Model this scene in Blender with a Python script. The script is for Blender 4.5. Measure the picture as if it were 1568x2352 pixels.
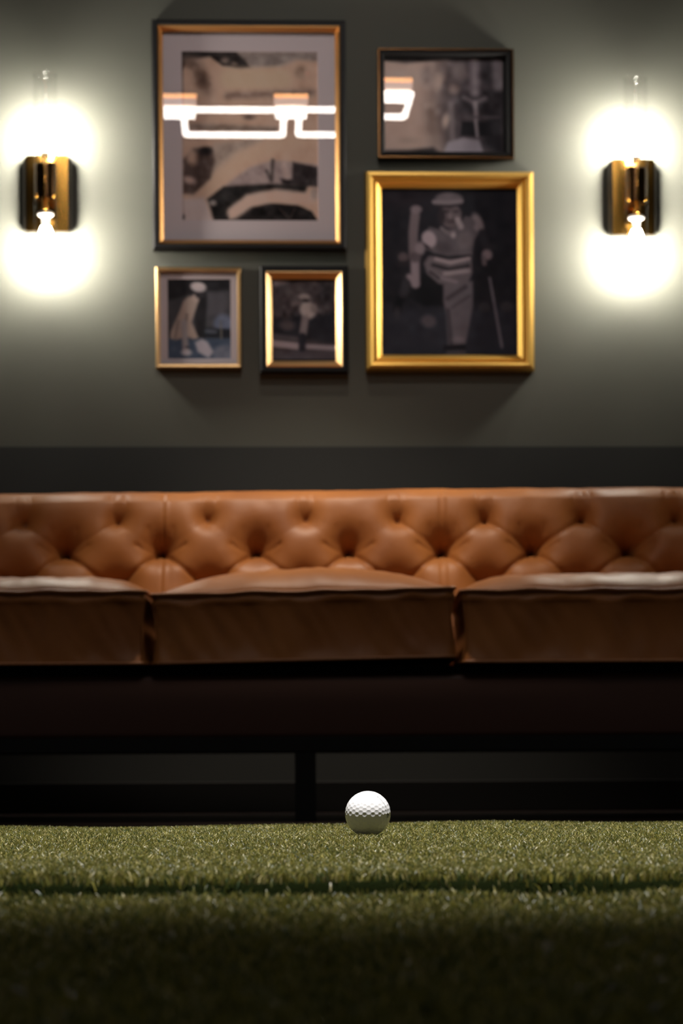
import bpy, bmesh, math, random
import numpy as np
from mathutils import Vector, Matrix, noise

for o in list(bpy.data.objects):
    bpy.data.objects.remove(o)
SC = bpy.context.scene
COL = SC.collection
random.seed(4)
RNG = np.random.default_rng(7)

# ------------------------------------------------------------------ camera
F = 5350.0                      # focal length in pixels of the 1568x2352 frame
HC = 0.129                      # camera height above the floor
YAW = math.radians(2.1)
ROLL = math.radians(0.32)
PU, PV = 784.0, 1750.0          # horizon point in the frame
cam = bpy.data.cameras.new('camera')
camo = bpy.data.objects.new('camera', cam)
COL.objects.link(camo)
cam.sensor_fit = 'VERTICAL'
cam.sensor_height = 36
cam.lens = F / 2352 * 36
cam.shift_y = (PV - 1176) / 2352
cam.clip_start = 0.05
cam.dof.use_dof = True
cam.dof.focus_distance = 2.165
cam.dof.aperture_fstop = cam.lens / 6.2
R3 = Matrix.Rotation(-YAW, 3, 'Z') @ Matrix.Rotation(math.pi / 2, 3, 'X') @ Matrix.Rotation(-ROLL, 3, 'Z')
camo.matrix_world = Matrix.Translation((0, 0, HC)) @ R3.to_4x4()
SC.camera = camo


def ray(u, v):
    return (R3 @ Vector(((u - PU) / F, (PV - v) / F, -1)))


def at_y(u, v, Y):              # point seen at (u, v) on the plane Y = const
    d = ray(u, v)
    return Vector((0, 0, HC)) + d * (Y / d.y)


def at_d(u, v, depth):          # point seen at (u, v) at a given depth
    return Vector((0, 0, HC)) + ray(u, v) * depth


def fwd(x, depth, z=0.0):       # x right, depth forward of the camera, z above the floor
    return Vector((x * math.cos(YAW) + depth * math.sin(YAW), -x * math.sin(YAW) + depth * math.cos(YAW), z))


# ------------------------------------------------------------------ exposure, world, lights
SC.view_settings.view_transform = 'Standard'
SC.view_settings.look = 'None'
SC.view_settings.exposure = 0
SC.view_settings.gamma = 1
SC.view_settings.use_curve_mapping = False
SC.cycles.use_denoising = True
SC.cycles.max_bounces = 8
SC.cycles.transparent_max_bounces = 16
SC.cycles.sample_clamp_indirect = 6
SC.cycles.caustics_reflective = False
SC.cycles.caustics_refractive = False
world = bpy.data.worlds.new('world')
SC.world = world
world.use_nodes = True
world.node_tree.nodes['Background'].inputs[0].default_value = (0.5, 0.55, 0.5, 1)
world.node_tree.nodes['Background'].inputs[1].default_value = 0.01


def spot(name, loc, target, power, size, blend, color, radius):
    l = bpy.data.lights.new(name, 'SPOT')
    l.energy = power
    l.spot_size = math.radians(size)
    l.spot_blend = blend
    l.color = color
    l.shadow_soft_size = radius
    o = bpy.data.objects.new(name, l)
    COL.objects.link(o)
    o.location = loc
    o.rotation_euler = (Vector(target) - Vector(loc)).to_track_quat('-Z', 'Y').to_euler()
    return o


BULB = 350.0
spot('green_downlight', fwd(0.05, 1.96, 2.85), fwd(0.03, 1.99, 0.06), 880, 39.5, 0.9, (1, 0.96, 0.94), 0.03)
spot('picture_downlight', fwd(0.0, 4.1, 3.1), fwd(0.0, 6.0, 1.60), 45, 52, 1.0, (1, 0.90, 0.84), 0.05)
spot('sofa_downlight', fwd(-0.03, 5.07, 2.9), fwd(-0.03, 5.5, 0.5), 255, 38, 1.0, (1, 0.84, 0.68), 0.05)
for nm, sx in (('sofa_downlight_left', -1.05), ('sofa_downlight_right', 1.05)):
    spot(nm, fwd(sx, 5.0, 2.9), fwd(sx, 5.42, 0.5), 22, 42, 1.0, (1, 0.84, 0.70), 0.05)
for nm, sx, rz in (('left_fill_light', -3.1, -90), ('right_fill_light', 3.3, 90)):  # added soft ambient fill; no lamps stand at the side walls
    al = bpy.data.lights.new(nm, 'AREA')
    al.shape = 'RECTANGLE'
    al.size, al.size_y = 2.6, 1.5
    al.energy = 5.0
    al.color = (1.0, 0.95, 0.90)
    alo = bpy.data.objects.new(nm, al)
    COL.objects.link(alo)
    alo.location = (sx, 0.1, 0.8)
    alo.rotation_euler = (math.radians(90), 0, math.radians(rz))


# ------------------------------------------------------------------ materials
def mat(name, color=(0.5, 0.5, 0.5), rough=0.5, metal=0.0, spec=0.5, bump=None, vary=None, emit=None, coat=0.0):
    m = bpy.data.materials.new(name)
    m.use_nodes = True
    nt = m.node_tree
    b = nt.nodes['Principled BSDF']
    b.inputs['Base Color'].default_value = (*color, 1)
    b.inputs['Roughness'].default_value = rough
    b.inputs['Metallic'].default_value = metal
    b.inputs['Specular IOR Level'].default_value = spec
    b.inputs['Coat Weight'].default_value = coat
    tc = nt.nodes.new('ShaderNodeTexCoord')
    if vary:                    # (scale, second colour, detail)
        n = nt.nodes.new('ShaderNodeTexNoise')
        n.inputs['Scale'].default_value = vary[0]
        n.inputs['Detail'].default_value = vary[2]
        nt.links.new(tc.outputs['Object'], n.inputs['Vector'])
        r = nt.nodes.new('ShaderNodeValToRGB')
        r.color_ramp.elements[0].position = 0.3
        r.color_ramp.elements[1].position = 0.7
        r.color_ramp.elements[0].color = (*color, 1)
        r.color_ramp.elements[1].color = (*vary[1], 1)
        nt.links.new(n.outputs['Fac'], r.inputs['Fac'])
        nt.links.new(r.outputs['Color'], b.inputs['Base Color'])
    if bump:                    # list of (scale, strength, distance)
        prev = None
        for sc_, st, di in bump:
            n = nt.nodes.new('ShaderNodeTexNoise')
            n.inputs['Scale'].default_value = sc_
            n.inputs['Detail'].default_value = 4
            nt.links.new(tc.outputs['Object'], n.inputs['Vector'])
            bp = nt.nodes.new('ShaderNodeBump')
            bp.inputs['Strength'].default_value = st
            bp.inputs['Distance'].default_value = di
            nt.links.new(n.outputs['Fac'], bp.inputs['Height'])
            if prev:
                nt.links.new(prev.outputs['Normal'], bp.inputs['Normal'])
            prev = bp
        nt.links.new(prev.outputs['Normal'], b.inputs['Normal'])
    if emit:
        b.inputs['Emission Color'].default_value = (*emit[0], 1)
        b.inputs['Emission Strength'].default_value = emit[1]
    return m


def glass_mat(name, ior=1.5, tint=(1, 1, 1), rough=0.0):
    m = bpy.data.materials.new(name)
    m.use_nodes = True
    nt = m.node_tree
    nt.nodes.clear()
    out = nt.nodes.new('ShaderNodeOutputMaterial')
    mx = nt.nodes.new('ShaderNodeMixShader')
    tr = nt.nodes.new('ShaderNodeBsdfTransparent')
    tr.inputs[0].default_value = (*tint, 1)
    gl = nt.nodes.new('ShaderNodeBsdfGlossy')
    gl.inputs['Roughness'].default_value = rough
    fr = nt.nodes.new('ShaderNodeFresnel')
    fr.inputs['IOR'].default_value = ior
    ge = nt.nodes.new('ShaderNodeNewGeometry')
    sub = nt.nodes.new('ShaderNodeMath')
    sub.operation = 'SUBTRACT'
    sub.inputs[0].default_value = 1
    nt.links.new(ge.outputs['Backfacing'], sub.inputs[1])
    mu = nt.nodes.new('ShaderNodeMath')
    mu.operation = 'MULTIPLY'
    nt.links.new(fr.outputs[0], mu.inputs[0])
    nt.links.new(sub.outputs[0], mu.inputs[1])
    nt.links.new(mu.outputs[0], mx.inputs[0])
    nt.links.new(tr.outputs[0], mx.inputs[1])
    nt.links.new(gl.outputs[0], mx.inputs[2])
    nt.links.new(mx.outputs[0], out.inputs[0])
    return m


def attr_mat(name, attr, rough=0.6, spec=0.4, transl=0.0):
    m = bpy.data.materials.new(name)
    m.use_nodes = True
    nt = m.node_tree
    b = nt.nodes['Principled BSDF']
    a = nt.nodes.new('ShaderNodeAttribute')
    a.attribute_name = attr
    nt.links.new(a.outputs['Color'], b.inputs['Base Color'])
    b.inputs['Roughness'].default_value = rough
    b.inputs['Specular IOR Level'].default_value = spec
    if transl:
        t = nt.nodes.new('ShaderNodeBsdfTranslucent')
        nt.links.new(a.outputs['Color'], t.inputs['Color'])
        mx = nt.nodes.new('ShaderNodeMixShader')
        mx.inputs[0].default_value = transl
        nt.links.new(b.outputs[0], mx.inputs[1])
        nt.links.new(t.outputs[0], mx.inputs[2])
        nt.links.new(mx.outputs[0], nt.nodes['Material Output'].inputs[0])
    return m


M = {
    'wall': mat('sage_wall_paint', (0.110, 0.114, 0.097), 0.75, spec=0.25, bump=[(60, 0.06, 0.004), (420, 0.05, 0.001)]),
    'wainscot': mat('charcoal_wall_paint', (0.034, 0.037, 0.036), 0.6, spec=0.3, bump=[(300, 0.05, 0.001)]),
    'base': mat('black_skirting_paint', (0.006, 0.006, 0.006), 0.55, spec=0.2),
    'ceiling': mat('dark_ceiling_paint', (0.03, 0.03, 0.03), 0.8),
    'floor': mat('dark_brown_floor_boards', (0.030, 0.017, 0.014), 0.38, vary=(3.0, (0.018, 0.010, 0.009), 5), bump=[(40, 0.1, 0.002)]),
    'leather': mat('tan_leather', (0.36, 0.138, 0.037), 0.46, spec=0.24, vary=(5.0, (0.25, 0.088, 0.024), 6),
                   bump=[(14, 0.25, 0.006), (260, 0.12, 0.001)]),
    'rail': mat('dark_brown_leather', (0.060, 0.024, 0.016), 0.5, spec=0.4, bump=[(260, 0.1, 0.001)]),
    'piping': mat('tan_leather_piping', (0.36, 0.14, 0.045), 0.45, spec=0.5, bump=[(200, 0.1, 0.001)]),
    'black_wood': mat('black_stained_wood', (0.006, 0.006, 0.006), 0.5, spec=0.25),
    'deck': mat('black_deck_fabric', (0.008, 0.008, 0.008), 0.95, spec=0.1),
    'brass': mat('polished_brass', (0.62, 0.33, 0.07), 0.16, 1.0),
    'gold': mat('gilded_frame', (0.92, 0.58, 0.15), 0.42, 1.0, bump=[(120, 0.05, 0.001)]),
    'pale_gold': mat('satin_gold_frame', (0.80, 0.52, 0.25), 0.40, 1.0),
    'bronze': mat('aged_bronze', (0.16, 0.085, 0.035), 0.22, 1.0),
    'copper_lip': mat('copper_gilt_lip', (0.62, 0.34, 0.13), 0.36, 1.0),
    'dark_bronze': mat('dark_bronze_edge', (0.035, 0.030, 0.024), 0.35, 0.3),
    'black_frame': mat('black_frame_lacquer', (0.008, 0.008, 0.009), 0.55, spec=0.2),
    'mat': mat('off_white_mat_board', (0.80, 0.70, 0.74), 0.9, spec=0.1, bump=[(300, 0.05, 0.001)]),
    'glass': glass_mat('clear_pane_glass', 1.8),
    'tube': glass_mat('clear_tube_glass', 1.2, (0.97, 0.97, 0.97)),
    'rim': glass_mat('thick_rim_glass', 1.9),
    'bulb': mat('lit_bulb', (1, 1, 1), 0.3, emit=((1, 0.925, 0.80), BULB)),
    'socket': mat('lit_porcelain_bulb_neck', (0.9, 0.86, 0.8), 0.4),
    'led': mat('white_led_tube', (1, 1, 1), 0.4, emit=((1, 0.93, 0.86), 26)),
    'copper': mat('copper_with_added_glow', (0.80, 0.36, 0.14), 0.4, 0.6, emit=((1, 0.45, 0.16), 14.0)),  # orange glow added to plain copper, which gives off no light
    'warm_diffuser': mat('warm_lamp_diffuser', (1, 0.9, 0.8), 0.5, emit=((1, 0.72, 0.62), 5.0)),
    'cable': mat('black_cable', (0.01, 0.01, 0.01), 0.5),
    'ball': mat('glossy_white_urethane', (0.80, 0.80, 0.80), 0.25, spec=0.5, coat=0.3),
    'ink': mat('black_print', (0.01, 0.01, 0.012), 0.5),
    'print': attr_mat('photo_print', 'print', 0.7, 0.1),
    'blade': attr_mat('turf_fibre', 'tint', 0.42, 0.4, 0.25),
    'turf_base': mat('turf_backing', (0.007, 0.010, 0.003), 1.0, spec=0.0, bump=[(900, 0.6, 0.003)]),
}


# ------------------------------------------------------------------ helpers
def link(name, me, m, parent=None, loc=(0, 0, 0), rot=None, smooth=False):
    o = bpy.data.objects.new(name, me)
    COL.objects.link(o)
    if m is not None:
        me.materials.append(m)
    o.location = loc
    if rot:
        o.rotation_euler = rot
    if parent:
        o.parent = parent
    if smooth:
        me.polygons.foreach_set('use_smooth', [True] * len(me.polygons))
    return o


def from_bm(name, bm, m, parent=None, loc=(0, 0, 0), rot=None, smooth=False):
    me = bpy.data.meshes.new(name)
    bmesh.ops.recalc_face_normals(bm, faces=bm.faces)
    bm.to_mesh(me)
    bm.free()
    return link(name, me, m, parent, loc, rot, smooth)


def from_np(name, verts, faces, m, parent=None, loc=(0, 0, 0), rot=None, smooth=True):
    me = bpy.data.meshes.new(name)
    me.from_pydata([tuple(map(float, v)) for v in verts], [], [tuple(int(i) for i in f) for f in faces])
    me.update()
    return link(name, me, m, parent, loc, rot, smooth)


def thing(name, label, cat, loc, rot=(0, 0, 0), group=None):
    o = bpy.data.objects.new(name, None)
    COL.objects.link(o)
    o.location = loc
    o.rotation_euler = rot
    tag(o, label, cat, group)
    return o


def tag(o, label, cat, group=None):
    o['label'] = label
    o['category'] = cat
    if group:
        o['group'] = group
    return o


def struct(o):
    o['kind'] = 'structure'
    return o


def bm_box(lo, hi, bev=0.0, seg=2, bm=None):
    bm = bm or bmesh.new()
    r = bmesh.ops.create_cube(bm, size=1)
    for v in r['verts']:
        v.co = Vector([lo[i] + (v.co[i] + 0.5) * (hi[i] - lo[i]) for i in range(3)])
    if bev:
        es = list({e for v in r['verts'] for e in v.link_edges})
        bmesh.ops.bevel(bm, geom=es, offset=bev, segments=seg, profile=0.5, affect='EDGES')
    return bm


def lathe(profile, seg=48, bm=None, cx=0, cy=0, cap=True):      # profile: (radius, z)
    bm = bm or bmesh.new()
    rings = []
    for r, z in profile:
        rings.append([bm.verts.new((cx + r * math.cos(2 * math.pi * k / seg), cy + r * math.sin(2 * math.pi * k / seg), z)) for k in range(seg)])
    for a, b in zip(rings[:-1], rings[1:]):
        for k in range(seg):
            bm.faces.new((a[k], a[(k + 1) % seg], b[(k + 1) % seg], b[k]))
    if cap:
        bm.faces.new(rings[0][::-1])
        bm.faces.new(rings[-1])
    return bm


def tube(pts, r, closed=False, seg=10, bm=None):
    bm = bm or bmesh.new()
    n = len(pts)
    rings = []
    prev = None
    for i, p in enumerate(pts):
        a = pts[(i - 1) % n] if (closed or i > 0) else pts[i]
        b = pts[(i + 1) % n] if (closed or i < n - 1) else pts[i]
        t = (Vector(b) - Vector(a)).normalized()
        up = prev if prev is not None else (Vector((0, 0, 1)) if abs(t.z) < 0.9 else Vector((0, 1, 0)))
        s = t.cross(up)
        s.normalize()
        w = s.cross(t).normalized()
        prev = w
        rings.append([bm.verts.new(Vector(p) + s * (r * math.cos(2 * math.pi * k / seg)) + w * (r * math.sin(2 * math.pi * k / seg))) for k in range(seg)])
    m_ = n if closed else n - 1
    for i in range(m_):
        a, b = rings[i], rings[(i + 1) % n]
        for k in range(seg):
            bm.faces.new((a[k], a[(k + 1) % seg], b[(k + 1) % seg], b[k]))
    if not closed:
        bm.faces.new(rings[0][::-1])
        bm.faces.new(rings[-1])
    return bm


def ring(w, h, prof):                   # mitred rectangular moulding; prof: (inset, y), closed section
    bm = bmesh.new()
    loops = []
    for ins, y in prof:
        a, b = w / 2 - ins, h / 2 - ins
        loops.append([bm.verts.new(c) for c in ((-a, y, -b), (a, y, -b), (a, y, b), (-a, y, b))])
    n = len(loops)
    for i in range(n):
        A, B = loops[i], loops[(i + 1) % n]
        for k in range(4):
            bm.faces.new((A[k], A[(k + 1) % 4], B[(k + 1) % 4], B[k]))
    return bm


# ------------------------------------------------------------------ room
WY = 6.0                        # face of the back wall
XL, XR, YF, ZC = -3.2, 3.4, -2.2, 3.2
struct(from_bm('floor', bm_box((XL, YF, -0.1), (XR, WY, 0)), M['floor']))
struct(from_bm('wall_back', bm_box((XL - .1, WY, -0.1), (XR + .1, WY + 0.12, ZC + .1)), M['wall']))
struct(from_bm('wall_left', bm_box((XL - 0.12, YF, -0.1), (XL, WY, ZC + .1)), M['wall']))
struct(from_bm('wall_right', bm_box((XR, YF, -0.1), (XR + 0.12, WY, ZC + .1)), M['wall']))
struct(from_bm('wall_front', bm_box((XL - .1, YF - 0.12, -0.1), (XR + .1, YF, ZC + .1)), M['wall']))
struct(from_bm('ceiling', bm_box((XL, YF, ZC), (XR, WY, ZC + 0.1)), M['ceiling']))
zw = at_y(784, 1026, WY - .006).z
struct(from_bm('trim_1', bm_box((XL, WY - 0.006, 0.0), (XR, WY, zw)), M['wainscot']))
zb = at_y(784, 1794, WY - .02).z
struct(from_bm('baseboard_back', bm_box((XL, WY - 0.02, 0.0), (XR, WY - 0.006, zb), 0.003), M['base']))


# ------------------------------------------------------------------ putting green
TZ = 0.056                      # backing height of the turf
T0, T1 = 0.30, 2.585            # near and far edge


def seam_y(x):                  # where the two turf sheets meet
    return 1.385 + 0.018 * np.sin(x * 5.0 + 0.6) + 0.010 * np.sin(x * 17) - 0.02 * np.clip(-x, 0, 1)


def turf_h(x, y):
    d = y - seam_y(x)
    step = np.clip((d + 0.004) / 0.009, 0, 1)
    far = np.clip((y - 2.3) / 0.28, 0, 1)
    return TZ - (0.0080 + 0.002 * np.sin(x * 9 + 1) + 0.001 * np.sin(x * 40)) * (1 - step) + 0.0009 * np.sin(x * 11 + y * 7) + 0.0007 * np.sin(x * 23 - y * 9) \
        - 0.0016 * far * (0.5 - 0.5 * np.tanh(x * 12)) * 1.2


gx = np.linspace(-1.7, 1.8, 220)
gy = np.concatenate([np.linspace(-0.9, 1.05, 30), np.linspace(1.07, 1.5, 150), np.linspace(1.52, T1, 50)])
GX, GY = np.meshgrid(gx, gy)
GZ = turf_h(GX, GY)
nx_, ny_ = len(gx), len(gy)
vt = np.stack([GX.ravel(), GY.ravel(), GZ.ravel()], 1)
vb = np.stack([GX.ravel(), GY.ravel(), np.zeros(GX.size)], 1)
fs = []
for j in range(ny_ - 1):
    for i in range(nx_ - 1):
        a = j * nx_ + i
        fs.append((a, a + 1, a + nx_ + 1, a + nx_))
N_ = nx_ * ny_
for i in range(nx_ - 1):
    a = i
    fs.append((a, a + N_, a + 1 + N_, a + 1))
    b = (ny_ - 1) * nx_ + i
    fs.append((b, b + 1, b + 1 + N_, b + N_))
for j in range(ny_ - 1):
    a = j * nx_
    fs.append((a, a + nx_, a + nx_ + N_, a + N_))
    b = j * nx_ + nx_ - 1
    fs.append((b, b + N_, b + nx_ + N_, b + nx_))
fs.append((N_, N_ + (ny_ - 1) * nx_, N_ + N_ - 1, N_ + nx_ - 1))
green = from_np('putting_green', np.concatenate([vt, vb]), fs, M['turf_base'])
tag(green, 'raised putting green of short artificial turf with a golf ball on it', 'putting green')


def blades():
    def zone(n, y0, y1, half):
        y = RNG.uniform(y0, y1, n)
        x = RNG.uniform(-1, 1, n) * half(y) + y * math.tan(YAW)
        return x, y
    zs = [zone(420000, 1.45, T1 - 0.004, lambda y: 0.08 + 0.17 * y),
          zone(90000, 0.5, 1.45, lambda y: 0.08 + 0.17 * y)]
    x0, y0 = RNG.uniform(-1.68, 1.78, 330000), RNG.uniform(0.2, T1 - 0.004, 330000)
    keep = np.abs(x0 - y0 * math.tan(YAW)) > 0.08 + 0.17 * y0
    zs.append((x0[keep], y0[keep]))
    x = np.concatenate([z[0] for z in zs])
    y = np.concatenate([z[1] for z in zs])
    d = y - seam_y(x)
    bare = (d > -0.016 + 0.009 * np.sin(x * 31) + 0.008 * np.sin(x * 57 + 1)) & (d < 0.004 + 0.003 * np.sin(x * 53))
    thin = (d > 0) & (d < 0.07) & (RNG.random(len(x)) > 0.40 + 0.6 * (d / 0.07))
    kp = (~bare | (RNG.random(len(x)) < 0.40)) & ~thin
    n0 = int(kp[:sum(len(z[0]) for z in zs[:-1])].sum())
    x, y = x[kp], y[kp]
    n = len(x)
    z = turf_h(x, y)
    h = RNG.uniform(0.004, 0.0075, n)
    ball = fwd(*BALLP[:2])
    rb = np.hypot(x - ball.x, y - ball.y)
    h = np.where(rb < 0.012, 0.003, np.where(rb < 0.017, h * 0.75, h))
    w = RNG.uniform(0.00035, 0.0007, n)
    w[n0:] *= 2.2
    h[y < 1.2] *= 1.15
    th = RNG.uniform(0, 2 * math.pi, n)
    lean = np.abs(RNG.normal(0.45, 0.35, n)) * h
    la = RNG.uniform(0, 2 * math.pi, n)
    dx, dy = np.cos(th) * w, np.sin(th) * w
    lx, ly = np.cos(la) * lean, np.sin(la) * lean
    V = np.empty((n, 5, 3), np.float32)
    V[:, 0] = np.stack([x - dx, y - dy, z], 1)
    V[:, 1] = np.stack([x + dx, y + dy, z], 1)
    V[:, 2] = np.stack([x + dx * .9 + lx * .3, y + dy * .9 + ly * .3, z + h * .6], 1)
    V[:, 3] = np.stack([x - dx * .9 + lx * .3, y - dy * .9 + ly * .3, z + h * .6], 1)
    V[:, 4] = np.stack([x + lx, y + ly, z + h * RNG.uniform(.85, 1, n)], 1)
    me = bpy.data.meshes.new('turf_pile')
    me.vertices.add(n * 5)
    me.vertices.foreach_set('co', V.ravel())
    base = np.arange(n, dtype=np.int32)[:, None] * 5
    li = (base + np.array([[0, 1, 2, 3, 3, 2, 4]], np.int32)).ravel()
    me.loops.add(len(li))
    me.loops.foreach_set('vertex_index', li)
    me.polygons.add(n * 2)
    st = (np.arange(n, dtype=np.int32)[:, None] * 7 + np.array([[0, 4]], np.int32)).ravel()
    me.polygons.foreach_set('loop_start', st)
    me.update(calc_edges=True)
    me.validate()
    t = RNG.random(n)[:, None]
    c1, c2 = np.array([[0.062, 0.085, 0.018]]), np.array([[0.330, 0.290, 0.060]])
    c = c1 + (c2 - c1) * t
    k = RNG.random(n) < 0.12
    c[k] = np.array([0.27, 0.23, 0.09])
    k = RNG.random(n) < 0.18
    c[k] = np.array([0.035, 0.065, 0.022])
    k = RNG.random(n) < 0.05
    c[k] = np.array([0.58, 0.50, 0.22])  # a few pale blades painted in as glints of light
    c = np.concatenate([c, np.ones((n, 1))], 1)
    at = me.color_attributes.new('tint', 'FLOAT_COLOR', 'POINT')
    at.data.foreach_set('color', np.repeat(c, 5, axis=0).astype(np.float32).ravel())
    o = link('turf_pile', me, M['blade'], green)
    o['kind'] = 'stuff'
    o['label'] = 'short green and straw coloured turf fibres'


# ------------------------------------------------------------------ golf ball
BR = 0.02135
BD = 2.18
bc = at_d(844.5, 1869.0, BD)
tmp = Matrix.Rotation(YAW, 3, 'Z') @ (bc - Vector((0, 0, 0)))
BALLP = (tmp.x, tmp.y)


def golf_ball():
    root = thing('golf_ball', 'white dimpled golf ball sitting on the green turf', 'golf ball', (bc.x, bc.y, bc.z - BR))
    bm = bmesh.new()
    bmesh.ops.create_icosphere(bm, subdivisions=7, radius=1)
    P = np.array([v.co[:] for v in bm.verts])
    P /= np.linalg.norm(P, axis=1)[:, None]
    # dimple centres: frequency-6 geodesic points of an icosahedron
    b2 = bmesh.new()
    bmesh.ops.create_icosphere(b2, subdivisions=1, radius=1)
    iv = [np.array(v.co[:]) for v in b2.verts]
    tri = [[v.index for v in f.verts] for f in b2.faces]
    b2.free()
    D = {}
    K = 6
    for t in tri:
        for i in range(K + 1):
            for j in range(K + 1 - i):
                p = iv[t[0]] * i + iv[t[1]] * j + iv[t[2]] * (K - i - j)
                p = p / np.linalg.norm(p)
                D[tuple(np.round(p, 4))] = p
    D = np.array(list(D.values()))
    rot = Matrix.Rotation(0.35, 3, 'X') @ Matrix.Rotation(0.5, 3, 'Y') @ Matrix.Rotation(0.2, 3, 'Z')
    D = D @ np.array(rot).T
    best = np.zeros(len(P))
    for s in range(0, len(P), 20000):
        best[s:s + 20000] = (P[s:s + 20000] @ D.T).max(1)
    r = np.arccos(np.clip(best, -1, 1))
    rd = 0.100
    q = np.clip(r / rd, 0, 1)
    dep = 0.0120 * (1 - q ** 2) * (1 - 0.25 * q ** 8)
    Q = P * (1 - dep)[:, None] * BR
    for v, c in zip(bm.verts, Q):
        v.co = c + np.array([0, 0, BR])
    from_bm('shell', bm, M['ball'], root, smooth=True)

    def dirn(u, v):             # direction on the sphere seen at pixel (u, v)
        a, b = (u - 844.5) / 52.5, (1869.0 - v) / 52.5
        c = math.sqrt(max(0.0, 1 - a * a - b * b))
        return (R3 @ Vector((a, b, c))).normalized()

    def wrap(me, A, B, hgt, name, label):
        A, B = dirn(*A), dirn(*B)
        m = (A + B).normalized()
        t = (B - A)
        t = (t - m * t.dot(m)).normalized()
        u = m.cross(t)
        ang = A.angle(B)
        xs = [v.co.x for v in me.vertices]
        ys = [v.co.y for v in me.vertices]
        x0, x1, y0, y1 = min(xs), max(xs), min(ys), max(ys)
        for v in me.vertices:
            a = ((v.co.x - x0) / (x1 - x0) - 0.5) * ang
            b = ((v.co.y - y0) / (y1 - y0) - 0.5) * hgt
            d = m * (math.cos(a) * math.cos(b)) + t * (math.sin(a) * math.cos(b)) + u * math.sin(b)
            v.co = d * (BR * 1.0006) + Vector((0, 0, BR))
        o = link(name, me, M['ink'], root)
        o['label'] = label

    cu = bpy.data.curves.new('txt', 'FONT')
    cu.body = 'SOOIOVN IDVN'
    cu.space_character = 1.15
    to = bpy.data.objects.new('txt', cu)
    COL.objects.link(to)
    dg = bpy.context.evaluated_depsgraph_get()
    dg.update()
    me = bpy.data.meshes.new_from_object(to.evaluated_get(dg))
    bpy.data.objects.remove(to)
    me.materials.clear()
    me.name = 'printed_text'
    wrap(me, (866, 1829), (889, 1863), 0.060, 'printed_text', 'small black printed lettering')
    bm = bmesh.new()
    vs = [bm.verts.new(p) for p in ((0, .5, 0), (1, 0, 0), (1, 1, 0))]
    bm.faces.new(vs)
    me = bpy.data.meshes.new('printed_arrow')
    bm.to_mesh(me)
    bm.free()
    wrap(me, (887.0, 1848.5), (890.0, 1847), 0.05, 'printed_arrow', 'small black printed arrow')
    bm = bmesh.new()
    for lo, hi in (((0, 0, 0), (.14, 1, 0)), ((.3, .55, 0), (1, .95, 0)), ((.45, 0, 0), (.75, .42, 0))):
        vs = [bm.verts.new(p) for p in ((lo[0], lo[1], 0), (hi[0], lo[1], 0), (hi[0], hi[1], 0), (lo[0], hi[1], 0))]
        bm.faces.new(vs)
    me = bpy.data.meshes.new('printed_logo')
    bm.to_mesh(me)
    bm.free()
    wrap(me, (886.5, 1873), (892.2, 1873), 0.17, 'printed_logo', 'bold black printed mark')


# ------------------------------------------------------------------ sofa
SD = 5.40
SX = -0.079
sofa = thing('leather_sofa', 'tan brown leather sofa with a deep buttoned back and black legs', 'sofa', fwd(SX, SD), (0, 0, -YAW))


def sloc(u, depth):             # pixel column -> sofa local x
    return (u - PU) * depth / F - SX


def n3(x, y, z):
    return noise.noise(Vector((x, y, z)))


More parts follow.
